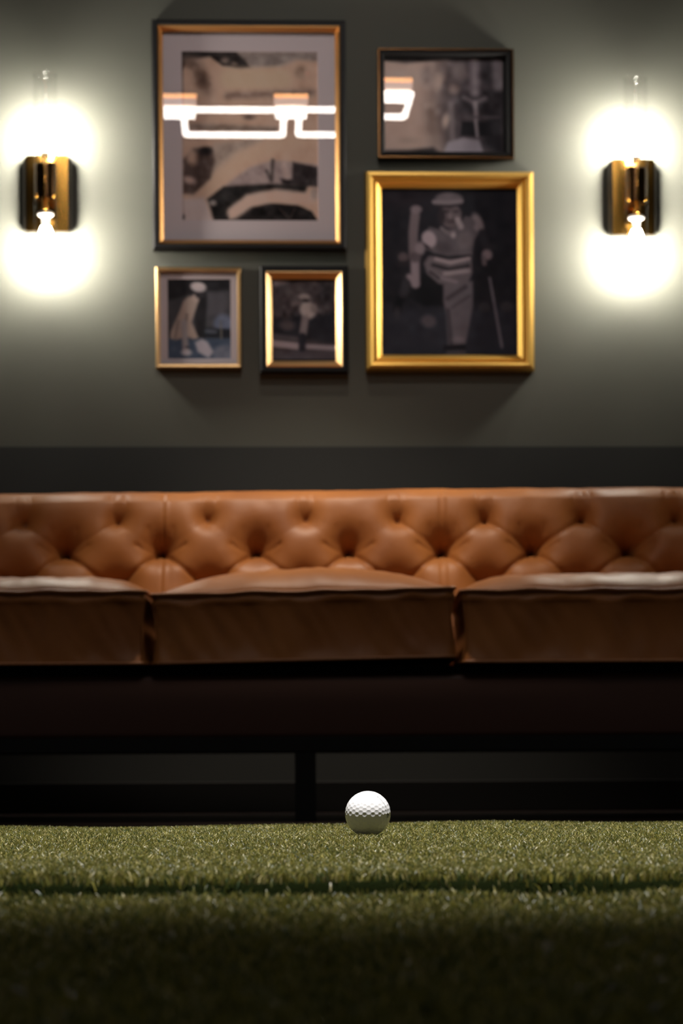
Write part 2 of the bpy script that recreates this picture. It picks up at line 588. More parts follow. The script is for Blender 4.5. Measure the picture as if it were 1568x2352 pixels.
def backrest():
    prof = [(5.50, .34), (5.53, .42), (5.575, .56), (5.605, .65), (5.63, .72), (5.65, .757), (5.668, .780), (5.69, .791),
            (5.715, .790), (5.735, .778), (5.745, .74), (5.755, .60), (5.755, .40), (5.75, .20)]
    prof = np.array(prof)
    seg = np.r_[0, np.cumsum(np.hypot(*np.diff(prof, axis=0).T))]
    L = seg[-1]
    fr = np.linspace(0, 0.56, 150)
    ss = np.r_[fr, np.linspace(0.575, L, 30)]
    # smooth interpolation
    dd = np.interp(ss, seg, prof[:, 0])
    zz = np.interp(ss, seg, prof[:, 1])
    ker = np.ones(11) / 11
    pad = lambda a: np.r_[[a[0]] * 5, a, [a[-1]] * 5]
    dd[6:-6] = np.convolve(pad(dd), ker, 'valid')[6:-6]
    zz[6:-6] = np.convolve(pad(zz), ker, 'valid')[6:-6]
    W = 1.0
    xs = np.linspace(-W, W, 620)
    # buttons
    rowA = [60 - 217, 60, 275, 480, 705, 915, 1115, 1338, 1553, 1770]
    rowB = [-285, -67, 150, 372, 590, 803, 1018, 1225, 1445, 1662]
    rowC = [-175, 45, 262, 480, 700, 915, 1120, 1335, 1553, 1770]
    zr = {'A': 0.129 + (PV - 1196) * 5.64 / F, 'B': 0.129 + (PV - 1256) * 5.61 / F, 'C': 0.129 + (PV - 1338) * 5.57 / F}
    A = [(sloc(u, 5.64), zr['A']) for u in rowA]
    B = [(sloc(u, 5.61), zr['B']) for u in rowB]
    C = [(sloc(u, 5.57), zr['C']) for u in rowC]
    X, Z = np.meshgrid(xs, zz)
    S = np.repeat(ss[:, None], len(xs), 1)
    disp = np.zeros_like(X)
    frontmask = np.clip((0.50 - S) / 0.06, 0, 1)
    rnd = random.Random(3)

    def dip(p, depth, sg):
        r = np.sqrt((X - p[0]) ** 2 + ((Z - p[1]) * 1.05) ** 2 + 0.004 ** 2)
        return -depth * (0.72 * np.exp(-(r / (sg * 1.55)) ** 1.7) + 0.28 * np.exp(-r / 0.014))

    def crease(p, q, amp, w, f0=0.08, f1=0.92):
        px, pz = p
        ex, ez = q[0] - px, q[1] - pz
        l2 = ex * ex + ez * ez
        t = ((X - px) * ex + (Z - pz) * ez) / l2
        tc = np.clip(t, 0, 1)
        bow = 0.010 * np.sin(np.pi * tc)
        d = ((X - px) * (-ez) + (Z - pz) * ex) / math.sqrt(l2) + bow * (1 if ex > 0 else -1)
        d = np.sqrt(d ** 2 + (np.abs(t - tc) * math.sqrt(l2)) ** 2)
        prof_ = np.clip(1 - (np.abs(tc - 0.5) * 2 * 0.0), 0, 1) * (0.35 + 0.65 * np.cos(np.pi * tc) ** 2)
        return -amp * prof_ * (np.exp(-(d / w) ** 2) * 0.6 + np.exp(-np.abs(d) / (w * 2.6)) * 0.6)

    for p in A:
        disp += dip(p, 0.026, 0.021)
    for p in B:
        disp += dip(p, 0.044, 0.030)
    for p in C:
        disp += dip(p, 0.040, 0.031)
    for p in B:
        for q in C:
            if abs(p[0] - q[0]) < 0.15:
                disp += crease(p, q, 0.020 * rnd.uniform(.8, 1.1), 0.006)
        for q in A:
            if abs(p[0] - q[0]) < 0.15:
                side = 0.9 if p[0] > 0.3 or p[0] < -0.4 else 0.15
                disp += crease(p, q, (0.0115 if p[0] > 0.3 else 0.0075) * side * rnd.uniform(.7, 1.1), 0.0065)
    for p in B:                         # short folds fanning sideways from the lower buttons
        for k in (-1, 1):
            q = (p[0] + k * 0.058, p[1] + 0.004)
            disp += crease(p, q, 0.0045 * rnd.uniform(.5, 1.2), 0.0045)
            q = (p[0] + k * 0.030, p[1] + 0.045)
            disp += crease(p, q, 0.0022 * rnd.uniform(.3, 1.2), 0.0045)
    for p in A:                         # short pleats running up from the top buttons
        for k in (-1, 0, 1):
            q = (p[0] + k * 0.018 + rnd.uniform(-.006, .006), p[1] + 0.055)
            disp += crease(p, q, 0.0028 * rnd.uniform(.5, 1.3), 0.0028)
    for p in C:
        for k in (-1, 1):
            q = (p[0] + k * 0.114, p[1] - 0.085)
            disp += crease(p, q, 0.010, 0.006)
    for u in (380, 1013):               # vertical seams
        sx_ = sloc(u, 5.65)
        disp -= 0.0028 * np.exp(-((X - sx_) / 0.0026) ** 2)
        disp += 0.0018 * np.exp(-((X - sx_ - 0.008) / 0.005) ** 2)
    disp += 0.020
    nz = np.empty_like(X)
    for j in range(X.shape[0]):
        for i in range(X.shape[1]):
            x, z = X[j, i], ss[j]
            nz[j, i] = 0.0030 * n3(x * 7, z * 7, 1.3) + 0.0014 * n3(x * 22, z * 20, 4.1)
    disp = disp * frontmask + nz
    # normals of the profile
    td = np.gradient(dd)
    tz = np.gradient(zz)
    ln = np.hypot(td, tz)
    nd, nz_ = -tz / ln, td / ln
    Yd = dd[:, None] + nd[:, None] * disp - SD
    ZZ = zz[:, None] + nz_[:, None] * disp + 0.004 * np.sin(X * 2.0 + 0.5) * np.clip((zz[:, None] - 0.6) / 0.15, 0, 1)
    V = np.stack([X.ravel(), Yd.ravel(), ZZ.ravel()], 1)
    nR, nC = X.shape
    Fc = []
    for j in range(nR - 1):
        for i in range(nC - 1):
            a = j * nC + i
            Fc.append((a, a + 1, a + nC + 1, a + nC))
    # close ends and bottom
    Fc.append([j * nC for j in range(nR)])
    Fc.append([j * nC + nC - 1 for j in range(nR)][::-1])
    Fc.append([0] + [(nR - 1) * nC, (nR - 1) * nC + nC - 1, nC - 1])
    back = from_np('backrest', V, Fc, M['leather'], sofa)
    # buttons
    for p in A + B + C:
        if abs(p[0]) > 0.97:
            continue
        j = int(np.argmin(np.abs(zz[:150] - p[1])))
        i = int(np.argmin(np.abs(xs - p[0])))
        bm = bmesh.new()
        bmesh.ops.create_uvsphere(bm, u_segments=20, v_segments=10, radius=1)
        for v in bm.verts:
            v.co = Vector((v.co.x * .0085, v.co.y * .0045, v.co.z * .0085))
        from_bm('tufting_button', bm, M['piping'], back, (p[0], Yd[j, i] - 0.001, ZZ[j, i]), (0.32, 0, 0), True)
    return back


backrest()


def cushion(label, u0, u1, ztop, zbot, crown, pw, tilt, sag=0.0, seed=1):
    d0, d1 = 5.0, 5.475
    x0, x1 = (u0 - PU) * d0 / F, (u1 - PU) * d0 / F
    w, d, h = x1 - x0, d1 - d0, ztop - zbot
    root = thing('seat_cushion', label, 'seat cushion', fwd((x0 + x1) / 2, (d0 + d1) / 2, zbot), (0, tilt, -YAW), 'loose seat cushions of the leather sofa')
    nx, ny, nz = 90, 56, 26
    bm = bmesh.new()
    cache = {}

    def V(i, j, k):
        key = (i, j, k)
        if key in cache:
            return cache[key]
        a, b, c = 2 * i / nx - 1, 2 * j / ny - 1, 2 * k / nz - 1
        x, y = a * w / 2, b * d / 2
        # rounded vertical corners
        R = 0.022
        ex, ey = max(abs(x) - (w / 2 - R), 0), max(abs(y) - (d / 2 - R), 0)
        m_ = max(ex, ey)
        if m_ > 0 and ex > 0 and ey > 0:
            l = math.hypot(ex, ey)
            x = math.copysign(w / 2 - R + ex * m_ / l, x)
            y = math.copysign(d / 2 - R + ey * m_ / l, y)
        z = (c + 1) * h / 2
        edge = max(abs(a), abs(b))
        if k == nz:
            aa = abs(a) ** pw
            tt = (b + 1) / 2
            z += crown * (1 - aa) * (1 - math.exp(-tt * 10)) * (1 - tt ** 4)
            z += 0.0050 * n3(x * 14 + seed, y * 9, 2.2) * (1 - aa) + 0.0026 * n3(x * 42 + seed, y * 30, 5.2) * (1 - aa) * (1 - b * b)
        elif k == 0:
            z -= 0.002 * (1 - a * a) * (1 - b * b)
        # boxing: bellies a little and tucks in under the top piping
        ins = 0.009 * math.exp(-((c - 0.86) / 0.13) ** 2) - 0.011 * (1 - c * c)
        if 0 < k < nz:
            wr = 0.0085 * n3(x * 16 + seed * 3, z * 7, 0.5) + 0.0040 * n3((x + z * .5) * 42 + seed, z * 12, 3.5)
            ins += wr * (1 - c ** 4)
        if abs(b) == 1:
            y -= math.copysign(ins, b)
        if abs(a) == 1:
            x -= math.copysign(ins * 0.6, a)
        v = bm.verts.new((x, y, z))
        cache[key] = v
        return v

    def quad(*q):
        bm.faces.new([V(*p) for p in q])
    for i in range(nx):
        for j in range(ny):
            quad((i, j, 0), (i, j + 1, 0), (i + 1, j + 1, 0), (i + 1, j, 0))
            quad((i, j, nz), (i + 1, j, nz), (i + 1, j + 1, nz), (i, j + 1, nz))
    for i in range(nx):
        for k in range(nz):
            quad((i, 0, k), (i + 1, 0, k), (i + 1, 0, k + 1), (i, 0, k + 1))
            quad((i, ny, k), (i, ny, k + 1), (i + 1, ny, k + 1), (i + 1, ny, k))
    for j in range(ny):
        for k in range(nz):
            quad((0, j, k), (0, j, k + 1), (0, j + 1, k + 1), (0, j + 1, k))
            quad((nx, j, k), (nx, j + 1, k), (nx, j + 1, k + 1), (nx, j, k + 1))
    loops = {}
    for nm, k in (('top', nz), ('bot', 0)):
        pts = [cache[(i, 0, k)].co.copy() for i in range(0, nx)] + [cache[(nx, j, k)].co.copy() for j in range(0, ny)] + \
              [cache[(i, ny, k)].co.copy() for i in range(nx, 0, -1)] + [cache[(0, j, k)].co.copy() for j in range(ny, 0, -1)]
        loops[nm] = pts
    body = from_bm('cushion_cover', bm, M['leather'], root, smooth=True)
    for nm in ('top', 'bot'):
        out = []
        for p in loops[nm]:
            q = p.copy()
            s = Vector((p.x / (w / 2), p.y / (d / 2), 0))
            if abs(s.y) >= abs(s.x):
                q.y += math.copysign(0.002, s.y)
            else:
                q.x += math.copysign(0.001, s.x)
            out.append(q)
        from_bm('piping', tube(out, 0.0036, True), M['piping'], root, smooth=True)
    return root


zt = HC + (PV - 1357) * 5.0 / F
zbt = HC + (PV - 1521) * 5.0 / F
cushion('brown leather seat cushion nearest the left picture edge, flat topped', -364, 338, zt + .002, zbt, 0.044, 7, 0.0, seed=1)
cushion('brown leather seat cushion in the middle of the sofa, crowned and tilted', 349, 1051, zt + .000, zbt + .006, 0.064, 2.6, -math.radians(1.1), seed=2)
cushion('brown leather seat cushion nearest the right picture edge, creased on top', 1060, 1764, zt, zbt, 0.048, 6, 0.0, seed=3)


def sofa_body():
    W = 1.0
    y = lambda d: d - SD
    zrt = HC + (PV - 1549) * 5.03 / F
    zrb = HC + (PV - 1694) * 5.03 / F
    zfb = HC + (PV - 1727) * 5.03 / F
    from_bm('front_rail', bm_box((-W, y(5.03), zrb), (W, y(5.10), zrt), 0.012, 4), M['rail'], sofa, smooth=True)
    from_bm('seat_deck', bm_box((-W, y(5.055), zrb + .03), (W, y(5.60), zbt - 0.006)), M['deck'], sofa)
    bm = bm_box((-W - .12, y(5.035), zfb), (W + .12, y(5.085), zrb + .004), 0.003)
    bm_box((-W - .12, y(5.69), zfb), (W + .12, y(5.74), zrb + .004), 0.003, bm=bm)
    for s in (-1, 1):
        bm_box((s * (W + .095) - .025, y(5.085), zfb), (s * (W + .095) + .025, y(5.69), zrb + .004), bm=bm)
    from_bm('base_frame', bm, M['black_wood'], sofa)
    lx = sloc(701, 5.05)
    hw = 0.0225
    legs = [(lx, 5.06), (-W - .06, 5.06), (W + .06, 5.06), (-W - .06, 5.715), (W + .06, 5.715)]
    for x, d in legs:
        from_bm('leg', bm_box((x - hw, y(d) - hw, 0), (x + hw, y(d) + hw, zfb + .002), 0.002), M['black_wood'], sofa)
    for s in (-1, 1):                   # rolled arms, outside the picture
        pts = [(.0, zrb), (.0, .58)] + [(.075 - .085 * math.cos(t), .60 + .07 * math.sin(t)) for t in np.linspace(0, math.pi, 14)] + [(.15, .56), (.15, zrb)]
        bm = bmesh.new()
        r0 = [bm.verts.new((s * (W + a + .002), y(4.99), z)) for a, z in pts]
        r1 = [bm.verts.new((s * (W + a + .002), y(5.75), z)) for a, z in pts]
        for k in range(len(pts)):
            q = (k + 1) % len(pts)
            bm.faces.new((r0[k], r0[q], r1[q], r1[k]))
        bm.faces.new(r0)
        bm.faces.new(r1)
        from_bm('armrest', bm, M['leather'], sofa)


sofa_body()


# ------------------------------------------------------------------ photographs in frames
def srgb(c):
    c = np.asarray(c, float) / 255
    return np.where(c <= 0.04045, c / 12.92, ((c + 0.055) / 1.055) ** 2.4)


def raster(org, sc_, rect, bg, shapes, nz=None, step=2.4, seed=1):
    """soft drawing on a grid. rect and shapes are in the drawing's own units"""
    x0, y0, x1, y1 = rect
    nx, ny = int((x1 - x0) / sc_ / step) + 1, int((y1 - y0) / sc_ / step) + 1
    gx, gy = np.linspace(x0, x1, nx), np.linspace(y0, y1, ny)
    X, Y = np.meshgrid(gx, gy)
    img = np.empty((ny, nx, 3))
    img[:] = np.array(bg, float)
    for s in shapes:
        kind = s[0]
        if kind == 'e':                 # ellipse cx cy rx ry angle colour soft
            _, cx, cy, rx, ry, an, col, so = s
            a = math.radians(an)
            U = (X - cx) * math.cos(a) + (Y - cy) * math.sin(a)
            Vv = -(X - cx) * math.sin(a) + (Y - cy) * math.cos(a)
            d = (np.sqrt((U / rx) ** 2 + (Vv / ry) ** 2) - 1) * min(rx, ry)
        elif kind == 'c':               # capsule chain
            _, pts, r, col, so = s
            d = np.full_like(X, 1e9)
            for p, q in zip(pts[:-1], pts[1:]):
                ex, ey = q[0] - p[0], q[1] - p[1]
                t = np.clip(((X - p[0]) * ex + (Y - p[1]) * ey) / (ex * ex + ey * ey + 1e-9), 0, 1)
                d = np.minimum(d, np.hypot(X - p[0] - ex * t, Y - p[1] - ey * t) - r)
        elif kind == 'p':               # polygon
            _, pts, col, so = s
            inside = np.zeros_like(X, bool)
            d = np.full_like(X, 1e9)
            n = len(pts)
            for i in range(n):
                p, q = pts[i], pts[(i + 1) % n]
                ex, ey = q[0] - p[0], q[1] - p[1]
                t = np.clip(((X - p[0]) * ex + (Y - p[1]) * ey) / (ex * ex + ey * ey + 1e-9), 0, 1)
                d = np.minimum(d, np.hypot(X - p[0] - ex * t, Y - p[1] - ey * t))
                cond = ((p[1] > Y) != (q[1] > Y)) & (X < ex * (Y - p[1]) / (ey if abs(ey) > 1e-9 else 1e-9) + p[0])
                inside ^= cond
            d = np.where(inside, -d, d)
        al = np.clip(0.5 - d / (2 * so), 0, 1)
        al = (al * al * (3 - 2 * al))[..., None]
        img = img * (1 - al) + np.array(col, float) * al
    if nz:
        r = np.random.default_rng(seed)
        for cell, amp, box in nz:
            g = r.normal(0, 1, (int((y1 - y0) / cell) + 3, int((x1 - x0) / cell) + 3))
            fx, fy = (X - x0) / cell, (Y - y0) / cell
            ix, iy = fx.astype(int), fy.astype(int)
            tx, ty = fx - ix, fy - iy
            tx, ty = tx * tx * (3 - 2 * tx), ty * ty * (3 - 2 * ty)
            n_ = (g[iy, ix] * (1 - tx) + g[iy, ix + 1] * tx) * (1 - ty) + (g[iy + 1, ix] * (1 - tx) + g[iy + 1, ix + 1] * tx) * ty
            mk = np.clip(np.minimum.reduce([X - box[0], box[2] - X, Y - box[1], box[3] - Y]) / 30, 0, 1) if box else 1
            img = img + (n_ * amp * mk)[..., None]
    return X, Y, np.clip(img, 6, 250)


def picture(root, w, h, yy, name, org, sc_, rect, bg, shapes, nz, gain, dx=0, dz=0):
    X, Y, img = raster(org, sc_, rect, bg, shapes, nz)
    ny, nx = X.shape
    xs = (X - rect[0]) / (rect[2] - rect[0]) * w - w / 2 + dx
    zs = h / 2 - (Y - rect[1]) / (rect[3] - rect[1]) * h + dz
    V = np.stack([xs.ravel(), np.full(X.size, yy), zs.ravel()], 1)
    Fc = [(j * nx + i, (j + 1) * nx + i, (j + 1) * nx + i + 1, j * nx + i + 1) for j in range(ny - 1) for i in range(nx - 1)]
    o = from_np(name, V, Fc, M['print'], root, smooth=False)
    c = srgb(img) * gain * (np.array([0.94, 1.0, 1.08]) if gain < 3.5 or h < 0.3 else 1.0)
    k = c.max(axis=2, keepdims=True)
    c = c * np.where(k > 0.6, (0.6 + 0.28 * np.tanh((k - 0.6) / 0.4)) / np.maximum(k, 1e-6), 1.0)
    c = np.concatenate([c.reshape(-1, 3), np.ones((X.size, 1))], 1)
    at = o.data.color_attributes.new('print', 'FLOAT_COLOR', 'POINT')
    at.data.foreach_set('color', c.astype(np.float32).ravel())
    return o


def frame(label, rect, thick, layers, pic, inner_pic, matboard=None, glass_in=0.01, glass_y=None, tilt=(0, 0), gain=3.0, lean=0.0):
    """rect: outer rectangle in photo pixels; layers: (name, [(inset_px, out_mm)...], material)"""
    u0, v0, u1, v1 = rect
    Yp = WY - thick
    a, b = at_y(u0, v1, Yp), at_y(u1, v0, Yp)
    w, h = b.x - a.x, b.z - a.z
    px = w / (u1 - u0)
    roll = math.atan2(0, 1)
    root = thing('framed_photograph', label, 'framed picture', ((a.x + b.x) / 2, WY, (a.z + b.z) / 2), (0, 0, 0), 'framed golf photographs on the wall')
    for nm, prof, m in layers:
        from_bm(nm, ring(w, h, [(i * px, -o / 1000) for i, o in prof]), M[m], root)
    pu0, pv0, pu1, pv1 = inner_pic
    pw, ph = (pu1 - pu0) * px, (pv1 - pv0) * px
    dx = ((pu0 + pu1) / 2 - (u0 + u1) / 2) * px
    dz = -((pv0 + pv1) / 2 - (v0 + v1) / 2) * px
    org, sc_, rc, bg, shapes, nz = pic
    backing_y = -0.006
    bi = 2 * px
    from_bm('backing_board', bm_box((-w / 2 + bi, -0.005, -h / 2 + bi), (w / 2 - bi, -0.0005, h / 2 - bi)), M['black_frame'], root)
    py = -0.0058
    if matboard:
        # bevelled window mat around the print
        ins, hh = matboard
        bm = bmesh.new()
        A = [(-w / 2 + ins * px, -h / 2 + ins * px), (w / 2 - ins * px, h / 2 - ins * px)]
        B = [(dx - pw / 2, dz - ph / 2), (dx + pw / 2, dz + ph / 2)]

        def lp(R_, y):
            (x0_, z0_), (x1_, z1_) = R_
            return [bm.verts.new(c) for c in ((x0_, y, z0_), (x1_, y, z0_), (x1_, y, z1_), (x0_, y, z1_))]
        Ls = [lp(A, -0.0055), lp(A, -0.0085), lp(B, -0.0085), lp(B, -0.0055)]
        for i in range(4):
            P_, Q_ = Ls[i], Ls[(i + 1) % 4]
            for k in range(4):
                bm.faces.new((P_[k], P_[(k + 1) % 4], Q_[(k + 1) % 4], Q_[k]))
        from_bm('mat_board', bm, M['mat'], root)
    picture(root, pw, ph, py, 'photo_print', org, sc_, rc, bg, shapes, nz, gain, dx, dz)
    gi = glass_in * px
    gy = -(glass_y if glass_y else 12) / 1000
    from_bm('glass_pane', bm_box((-w / 2 + gi, -0.0006, -h / 2 + gi), (w / 2 - gi, 0.0006, h / 2 - gi)), M['glass'], root,
            (0, gy, 0), (math.radians(tilt[0]), 0, math.radians(tilt[1])))
    return root


c1 = (340, 30)
s1 = 3.267
picA = (c1, s1, (255, 270, 1275, 1530), (150, 127, 114), [  # warm glow mirrored in the glass is painted into these print tones
    ('p', [(640, 260), (1290, 260), (1290, 340), (1120, 330), (1000, 380), (780, 400)], (92, 84, 82), 30),
    ('p', [(250, 260), (660, 265), (730, 330), (775, 390), (700, 402), (560, 375), (470, 310), (300, 330), (250, 420)], (32, 29, 29), 14),
    ('e', 580, 335, 28, 22, 0, (95, 84, 80), 18), ('e', 650, 360, 22, 12, 0, (90, 78, 72), 14),
    ('c', [(620, 470), (1000, 470)], 75, (166, 146, 128), 40),
    ('e', 410, 480, 52, 120, -25, (72, 58, 52), 50), ('e', 320, 350, 70, 40, 0, (80, 66, 60), 40),
    ('c', [(600, 600), (1240, 570)], 28, (95, 80, 74), 34), ('e', 1150, 420, 50, 50, 0, (105, 88, 78), 34),
    ('e', 1200, 430, 18, 18, 0, (160, 130, 118), 16),
    ('c', [(330, 830), (950, 850)], 26, (92, 80, 74), 26), ('e', 760, 755, 45, 22, 0, (70, 58, 54), 20),
    ('p', [(490, 950), (900, 900), (640, 1120), (520, 1240), (450, 1200)], (112, 100, 94), 34),
    ('p', [(620, 1230), (760, 1130), (930, 1080), (1100, 1090), (1280, 1110), (1280, 1260), (920, 1270), (560, 1290)], (108, 96, 96), 20),
    ('c', [(430, 1290), (700, 1070), (1030, 930), (1280, 900)], 52, (170, 146, 130), 46),
    ('p', [(255, 1080), (340, 990), (480, 980), (500, 1080), (470, 1220), (340, 1340), (255, 1330)], (56, 46, 44), 22),
    ('e', 330, 1060, 40, 55, 0, (120, 100, 90), 26), ('e', 310, 1230, 45, 25, 20, (128, 110, 106), 18), ('e', 430, 1010, 50, 28, 0, (28, 25, 26), 18),
    ('p', [(1085, 1090), (1275, 1130), (1275, 1280), (1010, 1260), (990, 1215), (1080, 1220)], (34, 30, 32), 14),
    ('c', [(935, 1080), (925, 1230), (890, 1160)], 14, (50, 44, 44), 12), ('c', [(1020, 1110), (1045, 1200)], 22, (128, 114, 112), 14),
    ('p', [(250, 1370), (420, 1360), (490, 1540), (250, 1540)], (150, 138, 138), 24),
    ('p', [(440, 1370), (560, 1275), (900, 1255), (1200, 1265), (1180, 1330), (850, 1330), (640, 1440), (600, 1535), (490, 1535)], (22, 21, 22), 16),
    ('e', 485, 1400, 26, 20, 0, (110, 104, 104), 14),
    ('p', [(590, 1540), (700, 1440), (900, 1395), (1120, 1410), (1230, 1460), (1280, 1540)], (20, 18, 19), 12),
    ('c', [(640, 1470), (760, 1380), (950, 1340), (1210, 1370)], 42, (182, 158, 148), 30),
    ('e', 1250, 1330, 34, 50, 0, (110, 98, 94), 20),
    ('c', [(985, 1440), (1060, 1520), (1100, 1440)], 3, (60, 52, 50), 6), ('c', [(258, 270), (262, 640)], 5, (45, 38, 38), 10),
    ('c', [(258, 640), (262, 1530)], 3, (90, 80, 80), 8), ('e', 262, 1505, 12, 20, 0, (40, 34, 34), 8),
], [(60, 7, None), (24, 4, None)])

c3, s3 = (820, 80), 2.977
picB = (c3, s3, (195, 140, 990, 775), (132, 112, 102), [  # pale left half is a warm reflected glow painted into the print
    ('p', [(520, 100), (1000, 100), (1000, 800), (560, 800), (480, 560), (500, 330)], (72, 62, 60), 120),
    ('p', [(640, 100), (1000, 100), (1000, 800), (640, 800), (600, 500)], (52, 46, 48), 80),
    ('p', [(180, 130), (1000, 130), (1000, 160), (600, 150), (340, 185), (190, 165)], (26, 24, 25), 18),
    ('p', [(860, 360), (1000, 350), (1000, 800), (860, 720)], (30, 28, 30), 40), ('p', [(700, 380), (1000, 380), (1000, 520), (700, 500)], (34, 31, 33), 40),
    ('e', 300, 250, 130, 60, 0, (128, 112, 104), 60),
    ('e', 480, 260, 40, 60, 0, (92, 80, 76), 40), ('e', 560, 300, 30, 50, 20, (120, 104, 96), 30), ('e', 650, 340, 60, 60, 0, (60, 52, 52), 24),
    ('e', 660, 350, 30, 28, 0, (100, 88, 84), 22), ('e', 700, 230, 60, 60, 0, (80, 71, 70), 40),
    ('e', 890, 250, 44, 80, 0, (38, 35, 37), 24), ('c', [(950, 180), (960, 330)], 30, (80, 74, 76), 28),
    ('c', [(800, 160), (805, 370)], 28, (98, 90, 92), 28), ('c', [(730, 405), (800, 440), (870, 410)], 12, (84, 76, 78), 20),
    ('c', [(805, 440), (812, 540)], 15, (98, 90, 92), 12), ('c', [(700, 535), (960, 535)], 8, (58, 52, 54), 14),
    ('p', [(715, 565), (905, 565), (920, 660), (705, 660)], (22, 21, 23), 10), ('c', [(808, 560), (818, 660)], 11, (92, 84, 86), 8),
    ('c', [(500, 450), (530, 700)], 30, (92, 78, 72), 50), ('c', [(640, 450), (650, 680)], 16, (84, 76, 76), 24),
    ('e', 605, 560, 20, 42, 10, (128, 112, 104), 20),
    ('p', [(580, 790), (620, 700), (720, 672), (830, 685), (865, 790)], (106, 98, 102), 14),
    ('p', [(190, 790), (200, 755), (360, 752), (520, 735), (590, 790)], (30, 27, 28), 20), ('e', 360, 690, 60, 20, 0, (112, 95, 86), 20),
], [(40, 5, (420, 150, 990, 600)), (60, 4, None)])

picC = (c3, s3, (178, 1030, 1085, 2165), (27, 26, 30), [
    ('p', [(170, 1850), (1100, 1830), (1100, 2200), (170, 2200)], (35, 35, 41), 60), ('e', 350, 1100, 200, 60, 0, (34, 30, 34), 60),
    ('p', [(300, 1650), (420, 1600), (640, 1660), (640, 1830), (460, 1830), (330, 1760), (300, 1880), (250, 1860)], (18, 18, 21), 16),
    ('c', [(350, 1640), (320, 1740)], 34, (40, 38, 42), 20), ('e', 278, 1880, 22, 45, 0, (46, 43, 47), 18), ('e', 490, 1935, 50, 42, 10, (66, 60, 64), 18),
    ('e', 870, 1840, 38, 36, 0, (44, 41, 44), 14), ('e', 1020, 1835, 40, 38, 0, (44, 41, 44), 14),
    ('e', 320, 1500, 34, 34, 0, (70, 60, 62), 16), ('c', [(300, 1545), (350, 1540)], 18, (36, 32, 35), 14),
    ('p', [(590, 1680), (790, 1660), (790, 1830), (765, 1960), (735, 2110), (620, 2110), (610, 1900), (590, 1800)], (78, 71, 75), 12),
    ('c', [(620, 1860), (640, 2090)], 14, (50, 46, 50), 14), ('c', [(740, 1700), (620, 1780)], 14, (52, 47, 50), 12), ('c', [(770, 1760), (650, 1840)], 8, (60, 54, 57), 10),
    ('e', 690, 2060, 40, 20, 0, (92, 84, 88), 12), ('p', [(590, 2100), (740, 2090), (740, 2130), (590, 2140)], (24, 23, 27), 8),
    ('p', [(610, 2135), (740, 2130), (745, 2200), (600, 2200)], (60, 55, 58), 10),
    ('p', [(500, 1290), (600, 1320), (700, 1280), (740, 1215), (830, 1240), (860, 1290), (800, 1380), (785, 1500), (560, 1510), (480, 1430), (450, 1350)], (72, 65, 68), 12),
    ('e', 740, 1380, 50, 60, 20, (84, 76, 78), 24), ('e', 590, 1430, 60, 40, 30, (60, 54, 57), 24),
    ('p', [(490, 1490), (780, 1470), (790, 1600), (760, 1670), (690, 1690), (560, 1680), (480, 1610), (460, 1540)], (80, 72, 75), 12),
    ('c', [(500, 1475), (620, 1500), (770, 1490)], 12, (30, 28, 31), 9), ('c', [(540, 1510), (640, 1535), (765, 1505)], 10, (124, 110, 112), 8),
    ('c', [(520, 1550), (630, 1580), (760, 1555)], 12, (36, 33, 36), 9), ('c', [(600, 1610), (760, 1590)], 14, (116, 104, 106), 10),
    ('c', [(530, 1620), (610, 1650), (680, 1665)], 9, (100, 90, 94), 9), ('c', [(500, 1600), (560, 1640)], 8, (42, 38, 41), 8),
    ('e', 495, 1375, 48, 58, -20, (128, 114, 118), 12), ('c', [(440, 1400), (490, 1440)], 14, (70, 62, 64), 10), ('e', 470, 1420, 30, 10, 30, (36, 32, 35), 8),
    ('e', 825, 1265, 36, 70, -20, (104, 93, 95), 14), ('e', 770, 1260, 40, 34, 20, (70, 63, 66), 14),
    ('c', [(855, 1330), (885, 1440)], 26, (38, 36, 40), 14), ('e', 888, 1480, 36, 34, 30, (106, 93, 96), 12), ('c', [(865, 1500), (870, 1540)], 16, (84, 74, 77), 10),
    ('c', [(402, 1210), (388, 1330), (390, 1480)], 32, (88, 77, 79), 12), ('e', 410, 1172, 38, 28, 0, (102, 90, 93), 12), ('e', 435, 1440, 34, 44, 0, (104, 92, 95), 14),
    ('c', [(400, 1530), (402, 1680)], 30, (112, 99, 103), 14), ('c', [(360, 1630), (410, 1680)], 18, (112, 99, 103), 12), ('e', 400, 1500, 40, 34, 0, (72, 63, 66), 14),
    ('e', 642, 1215, 76, 84, 0, (76, 66, 68), 12), ('e', 580, 1220, 26, 60, 0, (38, 33, 36), 14), ('e', 650, 1250, 40, 16, 0, (54, 46, 48), 12),
    ('e', 615, 1185, 18, 8, 0, (38, 33, 36), 8), ('e', 680, 1185, 18, 8, 0, (40, 35, 38), 8), ('e', 640, 1215, 10, 22, 0, (96, 84, 86), 8),
    ('e', 632, 1100, 95, 46, 0, (84, 76, 79), 10), ('c', [(545, 1140), (640, 1150), (710, 1130)], 12, (42, 37, 40), 8), ('c', [(530, 1120), (620, 1125), (715, 1115)], 14, (100, 90, 93), 8),
    ('c', [(690, 1240), (712, 1290)], 18, (116, 104, 106), 9), ('c', [(580, 1300), (650, 1350)], 12, (88, 79, 81), 9), ('e', 660, 1345, 16, 22, 0, (120, 108, 110), 8),
    ('c', [(905, 1640), (985, 2110)], 9, (84, 78, 84), 6),
], [(50, 2.5, None)])

